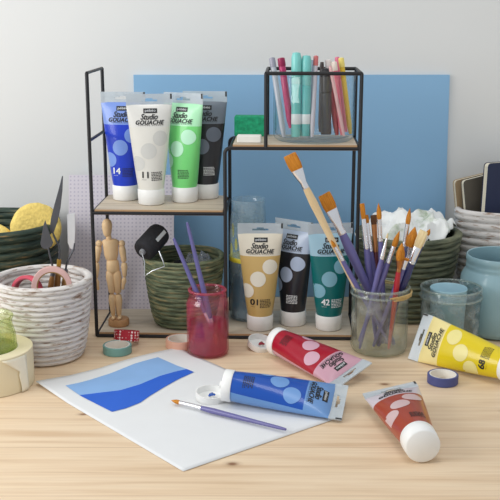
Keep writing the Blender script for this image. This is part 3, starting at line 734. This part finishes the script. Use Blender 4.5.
def brush(label, tip, low, kind, wid, bl, fl, hand, bris=m_orange, ferr=m_silver, hr=.0042, group=BG, face=(1, 0, 0)):
    """tip: end of the bristles, low: end of the handle; wid: bristle half width"""
    tip = Vector(tip); low = Vector(low); L = (tip-low).length
    root = thing('paintbrush', label, 'paintbrush', M=frame(low, tip-low, face), group=group)
    zf0 = L-bl-fl; zf1 = L-bl; rf = hr*.82
    MB().lathe([(.0002, 0), (hr*.45, .001), (hr*.6, .01), (hr*.72, zf0*.35), (hr*.95, zf0*.72), (hr*1.05, zf0*.86), (hr*.9, zf0*.96), (rf*.98, zf0+.002), (.0002, zf0+.0025)], 20).build('handle', hand, root, angle=50)
    # ferrule: round at the handle, flat or round at the bristles
    n = 24; rows = []
    flat = kind == 'flat'
    ex, ey = (wid*.93, .0021) if flat else (wid*.9, wid*.9)
    st = [(0, rf, rf), (.06, rf*1.13, rf*1.13), (.10, rf*1.0, rf*1.0), (.15, rf*1.13, rf*1.13), (.20, rf*1.02, rf*1.02), (.3, rf, rf), (.6, (rf+ex)/2, (rf+ey)/2 if flat else (rf+ey)/2), (1, ex, ey)]
    B = MB(); vs = []
    for t, a, b in st:
        for i in range(n):
            th = 2*pi*i/n; c, s = cos(th), sin(th)
            pw = 1 if not flat else 1-.45*max(0, (t-.3)/.7)
            vs.append((a*math.copysign(abs(c)**pw, c), b*math.copysign(abs(s)**pw, s), zf0+fl*t))
    fs = [tuple(range(n))[::-1], tuple((len(st)-1)*n+i for i in range(n))]
    for j in range(len(st)-1):
        for i in range(n): fs.append((j*n+i, j*n+(i+1) % n, (j+1)*n+(i+1) % n, (j+1)*n+i))
    B.add(vs, fs); B.build('ferrule', ferr, root, angle=50)
    B = MB(); vs = []
    if flat: st = [(-.02, .97*ex, ey*.9), (.3, wid*1.03, ey*1.25), (.7, wid*1.02, ey*1.1), (.97, wid*.97, ey*.5), (1, wid*.93, ey*.3)]
    else: st = [(-.02, ex*.95, ex*.95), (.2, wid*1.05, wid*1.05), (.45, wid, wid), (.7, wid*.66, wid*.66), (.9, wid*.28, wid*.28), (1, wid*.05, wid*.05)]
    for t, a, b in st:
        for i in range(n):
            th = 2*pi*i/n; c, s = cos(th), sin(th); pw = .55 if flat else 1
            zz = zf1+bl*t+(.0009*noise.noise((c*9, s*9, L*50)) if t > .9 else 0)
            vs.append((a*math.copysign(abs(c)**pw, c), b*math.copysign(abs(s)**pw, s), zz))
    fs = [tuple(range(n))[::-1], tuple((len(st)-1)*n+i for i in range(n))]
    for j in range(len(st)-1):
        for i in range(n): fs.append((j*n+i, j*n+(i+1) % n, (j+1)*n+(i+1) % n, (j+1)*n+i))
    B.add(vs, fs); B.build('bristles', bris, root, angle=50)
    return root
def jar_brush(label, tuv, ruv, dyt, dyr, **kw):
    """tip pixel and the pixel where it passes the jar mouth, with depth offsets from the jar's axis"""
    t = atY(*tuv, BJ.y+dyt); r = atY(*ruv, BJ.y+dyr); d = (r-t).normalized()
    p = t.copy()
    while p.z > .0075 and not (p.z < BH-.006 and (p-Vector((BJ.x, BJ.y, p.z))).length > .0350): p += d*.001
    return brush(label, t, p, **kw)
jar_brush('largest flat brush with bare wood handle in the jar', (289.5, 154.5), (357, 291), -.012, -.008, kind='flat', wid=.0098, bl=.0245, fl=.030, hand=m_woodh, hr=.0058, face=(1, -.2, 0))
jar_brush('big flat amber brush with thick purple handle', (324, 194), (369, 291), .006, .004, kind='flat', wid=.0098, bl=.026, fl=.040, hand=m_purple, hr=.0072, face=(1, .2, 0))
jar_brush('small amber brush alongside the bare wood handle', (331, 240), (359, 290), -.016, -.012, kind='round', wid=.0026, bl=.012, fl=.024, hand=m_purple, hr=.0036)
jar_brush('narrow flat amber brush standing beside the shelf post', (362, 203.5), (371, 290), .012, .010, kind='flat', wid=.0036, bl=.023, fl=.046, hand=m_purple, hr=.0052)
jar_brush('flat brush with long silver collar hidden behind the tall pointed one', (366, 215), (376, 291), .020, .014, kind='flat', wid=.0034, bl=.012, fl=.044, hand=m_purple, hr=.0044)
jar_brush('dark brown flat brush with maroon handle', (373.5, 215), (378, 290), .022, .016, kind='flat', wid=.0046, bl=.014, fl=.042, hand=m_maroon, bris=m_brownb, ferr=m_copper, hr=.0040)
jar_brush('pointed amber brush standing tall at the jar middle', (378.5, 203), (383, 290), .006, .008, kind='round', wid=.0036, bl=.024, fl=.034, hand=m_purple, hr=.0040)
jar_brush('tiny pale tipped brush leaning right over the jar', (388, 233), (374, 290), -.020, -.018, kind='round', wid=.0016, bl=.008, fl=.032, hand=m_purple, bris=m_cream, hr=.0040)
jar_brush('pointed amber brush leaning right with thick purple handle', (399.5, 231), (378, 290), -.012, -.014, kind='round', wid=.0040, bl=.024, fl=.026, hand=m_purple, hr=.0046)
jar_brush('tall pointed amber brush leaning towards the paper towel', (410, 208), (398, 290), .014, .012, kind='round', wid=.0036, bl=.024, fl=.036, hand=m_purple, hr=.0040)
jar_brush('broad rounded amber brush under the tall leaning brush', (415, 227), (400, 290), .004, .006, kind='round', wid=.0080, bl=.030, fl=.022, hand=m_purple, hr=.0042)
jar_brush('flat amber brush tilted left low in the bunch', (407, 258), (394, 292), -.020, -.014, kind='flat', wid=.0040, bl=.004, fl=.014, hand=m_purple, hr=.0044)
jar_brush('fan of amber hair over the red handle', (402, 243), (396, 291), -.024, -.020, kind='round', wid=.0062, bl=.026, fl=.018, hand=m_redh, ferr=m_copper, hr=.0042)
jar_brush('cream hog hair flat brush with navy handle', (424, 231), (400, 291), -.010, -.006, kind='flat', wid=.0066, bl=.026, fl=.026, hand=m_navyh, bris=m_cream, hr=.0066, face=(1, -.5, 0))
jar_brush('short amber tipped brush at the far right of the jar', (430, 229), (402, 288), .014, .010, kind='round', wid=.0030, bl=.010, fl=.018, hand=m_navyh, hr=.0030)
# two brushes upside down in the pink jar
PB = 'brushes soaking in the pink jar'
def soak(label, huv, ruv, dyh, dyr, bot):
    h = atY(*huv, PJ.y+dyh); r = atY(*ruv, PJ.y+dyr); d = (r-h).normalized(); p = h.copy()
    while p.z > .0068 and not (p.z < .085 and (p-Vector((PJ.x, PJ.y, p.z))).length > bot): p += d*.001
    brush(label, p, h, kind='round', wid=.0032, bl=.020, fl=.034, hand=m_purple, bris=m_cream, hr=.0042, group=PB)
soak('shorter purple handled brush upside down in the pink jar', (173.5, 238), (196.5, 292), .004, -.006, .0235)
soak('taller purple handled brush upside down in the pink jar', (187, 222), (204.5, 294), -.006, -.010, .0235)
# brush lying on the paper
a = at(171.5, 402, .0042); e = at(254, 423, .0040)
fb = brush('round brush with purple handle lying on the white sheet', a, a+(e-a).normalized()*.172, 'round', .0028, .0135, .034, m_purple, hr=.0036, group='loose brush')
del fb['group']
settle(fb, .0022)

# ------------------------------------------------------------------ painted sheet
def pz_(x, y):   # gentle curl of the far edges
    d1 = max(0, ((x+.1091)*(-.62)+(y-1.4066)*(-.78)))
    far = max(0, 1-max(0, (-(x-(-.1091))*(-.6237)+(1.4066-y)*.7817))/.05)
    return .0012
def sheet():
    T = at(178.5, 349, 0); L = at(36, 385, 0); R = at(325, 413, 0)
    d = (R-T); d.z = 0; d = d.normalized()*.34
    n = 40; B = MB(); vs = []
    def P(s, t):
        q = T+(L-T)*s+d*t
        z = .0012+.0050*max(0, 1-t*5.5)*max(0, sin(s*pi*1.5+.4))*.8+.0045*max(0, s-.80)/.2*max(0, 1-t*4)
        off = .006*sin(s*pi*2)*max(0, 1-t*4)
        return Vector((q.x-off*.6, q.y-off*.8, z))
    for j in range(n+1):
        for i in range(n+1): vs.append(P(i/n, j/n))
    fs = [(j*(n+1)+i, j*(n+1)+i+1, (j+1)*(n+1)+i+1, (j+1)*(n+1)+i) for j in range(n) for i in range(n)]
    root = thing('paper_sheet', 'white paper sheet with a two tone blue painting', 'paper', (0, 0, 0))
    B.add(vs, fs); o = B.build('sheet', plain('white_paper', (226, 227, 228), .8, vary=.008), root); sm = o.modifiers.new('solid', 'SOLIDIFY'); sm.thickness = .0006; sm.offset = -1
    # painting: columns from A(left) to C(right); top edge, wave line, lower edge
    e1 = (T-L)*-1; e1.z = 0; det = e1.x*d.y-e1.y*d.x
    def lift(p):
        q = Vector((p.x-T.x, p.y-T.y, 0)); s = (q.x*d.y-q.y*d.x)/det; t = (e1.x*q.y-e1.y*q.x)/det
        return P(max(0, min(1, s)), max(0, min(1, t))).z+.0006
    def poly(px): return [at(u, v, 0) for u, v in px]
    def samp(pl, t):
        k = len(pl)-1; f = t*k; i = min(int(f), k-1); return pl[i].lerp(pl[i+1], f-i)
    top = poly([(65.5, 387.5), (82, 383), (106, 375), (130, 366.5), (158, 360), (194, 373)])
    top = poly([(65.5, 387.5), (90, 381), (112, 374), (135, 366), (158, 360)])
    mid = poly([(79.5, 396.5), (100, 393.8), (120, 391.5), (140, 385.5), (160, 377), (178, 372), (187, 370.2)])
    low = poly([(112, 413), (126, 409.5), (140, 404), (150, 397), (163, 389), (178, 380.5), (194, 373.2)])
    for nm, e0, e2, col in (('pale_blue_area', top, mid, (138, 178, 226)), ('deep_blue_area', mid, low, (38, 98, 206))):
        B = MB(); nn, kk = 32, 12; vs = []
        for j in range(kk+1):
            for i in range(nn+1):
                q = samp(e0, i/nn).lerp(samp(e2, i/nn), j/kk); q.z = lift(q); vs.append(q)
        B.add(vs, [(j*(nn+1)+i, j*(nn+1)+i+1, (j+1)*(nn+1)+i+1, (j+1)*(nn+1)+i) for j in range(kk) for i in range(nn)])
        B.build(nm, plain(nm, col, .7, vary=.03), root)
sheet()

# ------------------------------------------------------------------ washi tapes
def washi(label, u, v, ro, w, rgb, key, ri=None):
    p = at(u, v, 0); return tape(label, (p.x, p.y, .0004), ro, ri or ro*.80, w, plain('washi_'+key, rgb, .5, vary=.03), plain('washi_core', (238, 236, 230), .7), group='small tape rolls on the table', name='tape_roll')
washi('sage teal tape roll lying in front of the shelf', 117.5, 352.5, .0215, .0125, (118, 164, 158), 'teal')
washi('peach pink tape roll lying behind the pink jar', 181, 346.5, .0232, .0130, (222, 170, 146), 'peach')
washi('navy blue tape roll lying beside the yellow tube', 442.5, 382.5, .0212, .0125, (72, 80, 136), 'navy')
def dot_mat():
    m, nt, out = newmat('red_polka'); p = pbsdf(nt, None, .5); L = nt.links.new
    tc = N(nt, 'ShaderNodeTexCoord'); vo = N(nt, 'ShaderNodeTexVoronoi'); vo.inputs['Scale'].default_value = 230; vo.inputs['Randomness'].default_value = .25
    L(tc.outputs['Object'], vo.inputs['Vector'])
    r = ramp(nt, [(0, lin(244, 226, 226)), (.34, lin(244, 226, 226)), (.42, lin(182, 22, 44)), (1, lin(182, 22, 44))]); L(vo.outputs['Distance'], r.inputs[0])
    L(r.outputs[0], p.inputs['Base Color']); L(p.outputs[0], out.inputs[0]); return m
rp = at(126, 345.5, 0)
Mr = Matrix.Translation((rp.x, rp.y+.004, .0045)) @ Matrix.Rotation(radians(17), 4, 'X') @ Matrix.Rotation(radians(4), 4, 'Y')
rt = tape('red polka dot tape roll tilted against the shelf rail', (0, 0, 0), .0192, .0150, .0165, dot_mat(), plain('red_core', (150, 24, 44), .6), M=Mr.copy() @ Matrix.Rotation(-2*radians(17), 4, 'X'), group='small tape rolls on the table')
settle(rt, .0004)

# ------------------------------------------------------------------ white basket contents
def flatpoly(pts, th, mat, name, parent):
    """thin plate in the parent's xz plane"""
    return MB().prism(pts, -th/2, th/2).build(name, mat, parent, smooth=False, bevel=th*.3, seg=1)
m_steel = plain('dull_steel', (96, 98, 104), .42, metal=.85, vary=.1); m_bsteel = plain('bright_steel', (224, 226, 230), .3, metal=.6)
m_brass = plain('brass', (196, 156, 74), .3, metal=1)
m_varn = streaky('varnished_wood', [(.3, (112, 76, 40)), (.7, (150, 108, 60))], (1, 1, .2), 50, .35, .05)
def pknife(label, Y, blade_px, shank_px, handle_to, bmat, fmat=None):
    base = atY(*shank_px[-1], Y)
    root = thing('palette_knife', label, 'palette knife', base, group='palette knives in the whitewashed basket')
    rel = lambda u, v: atY(u, v, Y)-base
    flatpoly([((q := rel(u, v)).x, q.z) for u, v in blade_px], .0014, bmat, 'blade', root)
    sp = [rel(u, v) for u, v in shank_px]
    MB().path(sp, [.0011]+[.0015]*(len(sp)-1), 8).build('shank', m_steel, root)
    h = Vector((handle_to[0]-base.x, handle_to[1]-base.y, handle_to[2]-base.z)); d = h.normalized()
    MB().path([d*-.004, d*.006], .0034, 14).build('ferrule', fmat or m_brass, root)
    MB().path([d*.005, d*.014, h*.6, h], [.0032, .0042, .0046, .003], 14).build('handle', m_varn, root)
fz = .086
pknife('tallest palette knife with long dark pointed blade', WBY+.018, [(63, 176), (62.5, 190), (60.5, 208), (57.5, 222), (53.5, 233), (50.8, 233.5), (49.8, 229), (50.8, 219), (54, 206), (58.5, 190), (62, 176)], [(52.5, 232), (54.5, 237), (59, 246), (59.5, 252), (59, 262)], (WBX+.016, WBY+.012, fz-.006), m_steel)
pknife('small trowel shaped palette knife with dark blade', WBY+.010, [(45.2, 220), (47.5, 227), (50.5, 236), (53.2, 242.5), (51.5, 246.5), (48, 248.8), (44, 249), (41.3, 246.5), (40.5, 243), (42, 234), (43.8, 224)], [(48, 247), (49.5, 254), (52.5, 266), (53, 272)], (WBX+.006, WBY+.006, fz-.006), m_steel, m_steel)
pknife('broad bright palette knife at the right of the basket', WBY+.026, [(67.2, 214.5), (75, 212.8), (75.3, 232), (74.8, 244), (72.5, 250), (70, 248), (67.8, 243)], [(74.5, 243), (73.5, 250), (70, 256), (66.5, 264), (65.5, 272)], (WBX+.026, WBY+.014, fz-.006), m_bsteel, m_steel)
def standing_ring(label, c, ro, ri, w, yaw, tilt, mat, core):
    M = Matrix.Translation(c) @ Matrix.Rotation(radians(yaw), 4, 'Z') @ Matrix.Rotation(radians(90+tilt), 4, 'X') @ Matrix.Translation((0, 0, -w/2))
    return tape(label, (0, 0, 0), ro, ri, w, mat, core, M=M, group='tape rolls in the whitewashed basket')
p = atY(51.8, 286, WBY-.022); standing_ring('dusty pink tape roll standing up in the whitewashed basket', p, .0285, .0195, .016, 10, -10, plain('dusty_pink', (212, 172, 166), .6), plain('brown_core', (146, 112, 60), .5))
p = atY(27, 291.5, WBY-.020); standing_ring('rosy red tape roll beside the dusty pink roll', p, .0235, .018, .012, -18, -12, plain('rosy_red', (206, 70, 92), .5), plain('red_inner', (170, 60, 76), .6))

# ------------------------------------------------------------------ foam roller in the middle basket
A = atY(143.5, 253, MBY-.052); Bq = atY(164, 237, MBY-.022)
A = atY(142.5, 252, MBY-.050); Bq = atY(161, 231.5, MBY-.010)
ro = thing('paint_roller', 'small black foam paint roller resting on the sage green basket', 'paint roller', M=frame(A, Bq-A))
L = (Bq-A).length; r = .0182
MB().lathe([(.004, .002), (r*.75, 0), (r*.93, .003), (r, .008), (r, L-.008), (r*.93, L-.003), (r*.75, L), (.0003, L)], 36).build('foam_sleeve', plain('black_foam', (34, 34, 38), .85, bump=.6, bscale=300, vary=.15, vscale=200), ro, angle=60)
MB().lathe([(.0003, -.003), (.0042, -.003), (.005, -.001), (.005, .004)], 18).build('end_plug', plain('grey_plug', (150, 152, 156), .4), ro)
Mi = frame(A, Bq-A).inverted()
wire = [A-(Bq-A).normalized()*.002, atY(144.5, 262, MBY-.062), atY(144.8, 276, MBY-.068), atY(152, 271, MBY-.072), atY(164.5, 266.5, MBY-.070), atY(163, 261, MBY-.068), atY(159, 251, MBY-.060)]
MB().path([Mi @ q for q in wire], .0009, 8).build('wire_frame', plain('wire_silver', (200, 202, 206), .3, metal=.8), ro)
cth = [atY(156.3, 252.5, MBY-.040), atY(159.0, 252.5, MBY-.040), atY(162.4, 239.5, MBY-.036), atY(159.8, 239, MBY-.036)]
mid = (A+Bq)/2; ax = (Bq-A).normalized()
# paper label wrapped on the sleeve, facing the front right
B = MB(); z0, z1 = L*.40, L*.86; vs = []
yv = Mi.to_3x3() @ Vector((.50, -.80, .30)); a0 = math.atan2(yv.y, yv.x)
for j in range(2):
    for i in range(7):
        a = a0-.16+.32*i/6; vs.append(((r+.0004)*cos(a), (r+.0004)*sin(a), z0 if j == 0 else z1))
B.add(vs, [(i, i+1, i+8, i+7) for i in range(6)]); B.build('sticker', plain('sticker_white', (206, 210, 212), .5), ro)
# clear plastic scrap
fill('plastic_bag', 'crumpled clear plastic bag at right in the sage green basket', 'bag', MBX+.024, MBY-.004, .095, .116, .022, glass('bag_plastic', (222, 226, 232), (150, 156, 166), .9, milk=.25), 8, .55, fine=16)

# ------------------------------------------------------------------ wooden figure
m_lime = streaky('limewood', [(.3, (214, 178, 132)), (.7, (232, 202, 160))], (1, 1, .2), 40, .5, .05)
MY = SY0+.035
fg0 = atY(119, 327, MY); FX = fg0.x
man = thing('wooden_mannequin', 'jointed wooden artist mannequin standing on the lower shelf', 'mannequin', (FX, MY, Z_LOW+.0003))
org = Vector((FX, MY, Z_LOW+.0003)); S = 1/632
def mp(u, v, dy=0): return atY(u, v, MY+dy)-org
def limb(name, a, b, ra, rb, dy=0, bulge=1.12, n=16, flat=1.0):
    a = mp(*a, dy); b = mp(*b, dy); M = frame(a, b-a); L = (b-a).length; ra *= S; rb *= S
    pr = [(.0002, 0), (ra*.6, L*.015), (ra*.92, L*.06), (ra*bulge, L*.3), ((ra+rb)/2*1.03, L*.6), (rb*1.0, L*.92), (rb*.7, L*.985), (.0002, L)]
    return MB().lathe(pr, n, 0, M, sy=flat).build(name, m_lime, man, angle=70)
ha = mp(107.4, 236.5); hb = mp(106.8, 218.8); hl = (hb-ha).length
MB().lathe([(.0002, 0), (2.4*S, hl*.02), (3.6*S, hl*.10), (4.4*S, hl*.3), (5.1*S, hl*.55), (5.0*S, hl*.72), (4.2*S, hl*.87), (2.6*S, hl*.96), (1.2*S, hl*.99), (.0002, hl)], 24, 0, frame(ha, hb-ha), sy=1.12).build('head', m_lime, man, angle=70)
limb('neck', (109.3, 242), (108.3, 234), 2.9, 2.5, bulge=1.0)
limb('chest', (111.5, 260.5), (110.3, 239), 6.2, 8.4, bulge=1.15, flat=.62)
limb('pelvis', (113.2, 273), (112.5, 259.5), 6.4, 6.0, bulge=1.05, flat=.7)
for sd, sh_, el, wr, hd in ((-1, (99, 243.5), (96.3, 262), (96.2, 278.5), (98.2, 290)), (1, (121.8, 243.5), (124.2, 262), (124.6, 277), (122.6, 289.5))):
    B = MB(); B.ball(mp(*sh_), 3.4*S, 16); B.build('shoulder_joint', m_lime, man)
    limb('upper_arm', (sh_[0]-.3, sh_[1]+2), el, 3.2, 2.7); limb('forearm', (el[0], el[1]+.4), wr, 2.9, 2.0, dy=-.004); limb('hand', (wr[0], wr[1]+.2), hd, 1.7, 1.5, dy=-.006, bulge=1.5)
for hip, kn, an in (((109.8, 270), (112, 293.5), (113.2, 316)), ((116.6, 270), (118.2, 293.5), (119.4, 316))):
    limb('thigh', hip, kn, 4.2, 3.3); limb('calf', (kn[0], kn[1]+.3), an, 3.5, 2.1)
    f = mp(an[0]+.2, an[1]+1.6, -.005); MB().ball(f, 2.6*S, 14, sz=(.85, 1.9, .75)).build('foot', m_lime, man)
topz = (mp(113, 318.6)).z
bz = MB().lathe([(.0002, 0), (.0150, 0), (.0158, .0015), (.0158, max(.010, topz-.0012)), (.0150, max(.0112, topz)), (.0002, max(.0112, topz))], 40, sx=1.05).build('base', streaky('base_wood', [(.3, (172, 126, 84)), (.7, (196, 152, 108))], (1, 1, 1), 40, .5, .05), man, angle=40)
MB().path([(mp(116.2, 300, .006)), Vector((mp(116.2, 320).x, .006, topz))], .0011, 8).build('support_rod', m_silver, man)

# ------------------------------------------------------------------ notebooks
def rrect(w, h, r, n=5):
    pts = []
    for cx, cy, a0 in ((w-r, r, -pi/2), (w-r, h-r, 0), (r, h-r, pi/2), (r, r, pi)):
        for k in range(n+1): a = a0+pi/2*k/n; pts.append((cx+r*cos(a), cy+r*sin(a)))
    return pts
def notebook(label, u, v, Y, w, h, th, yaw, tilt, rgb, key):
    p = atY(u, v, Y)          # top left corner
    M = Matrix.Translation(p) @ Matrix.Rotation(radians(yaw), 4, 'Z') @ Matrix.Rotation(radians(tilt), 4, 'Y') @ Matrix.Translation((0, 0, -h))
    root = thing('notebook', label, 'notebook', M=M, group='notebooks in the right basket')
    mc = plain('cover_'+key, rgb, .7, vary=.05); c = .0011
    B = MB(); B.prism(rrect(w, h, .006), 0, c); B.prism(rrect(w, h, .006), th-c, th); B.box((w-.0012, 0, .006), (w, th, h-.006)) if False else None
    B.build('cover', mc, root, smooth=False)
    q = [(x+.0008, z+.0008) for x, z in rrect(w-.0016, h-.0016, .0056)]
    MB().prism(q, c*1.01, th-c*1.01).build('pages', streaky('page_edges', [(.3, (214, 206, 184)), (.7, (236, 230, 212))], (1, 120, 1), 5, .8, 0), root, smooth=False)
notebook('navy blue notebook standing tallest in the right basket', 488.5, 163.5, RBY-.030, .088, .140, .011, 28, 1, (36, 46, 78), 'navy')
notebook('grey brown notebook leaning behind the navy one', 463.5, 181, RBY-.012, .080, .118, .009, 22, -9, (96, 90, 80), 'taupe')
notebook('tan notebook farthest left in the right basket', 455, 181, RBY+.006, .076, .116, .008, 20, -9, (176, 150, 116), 'tan')
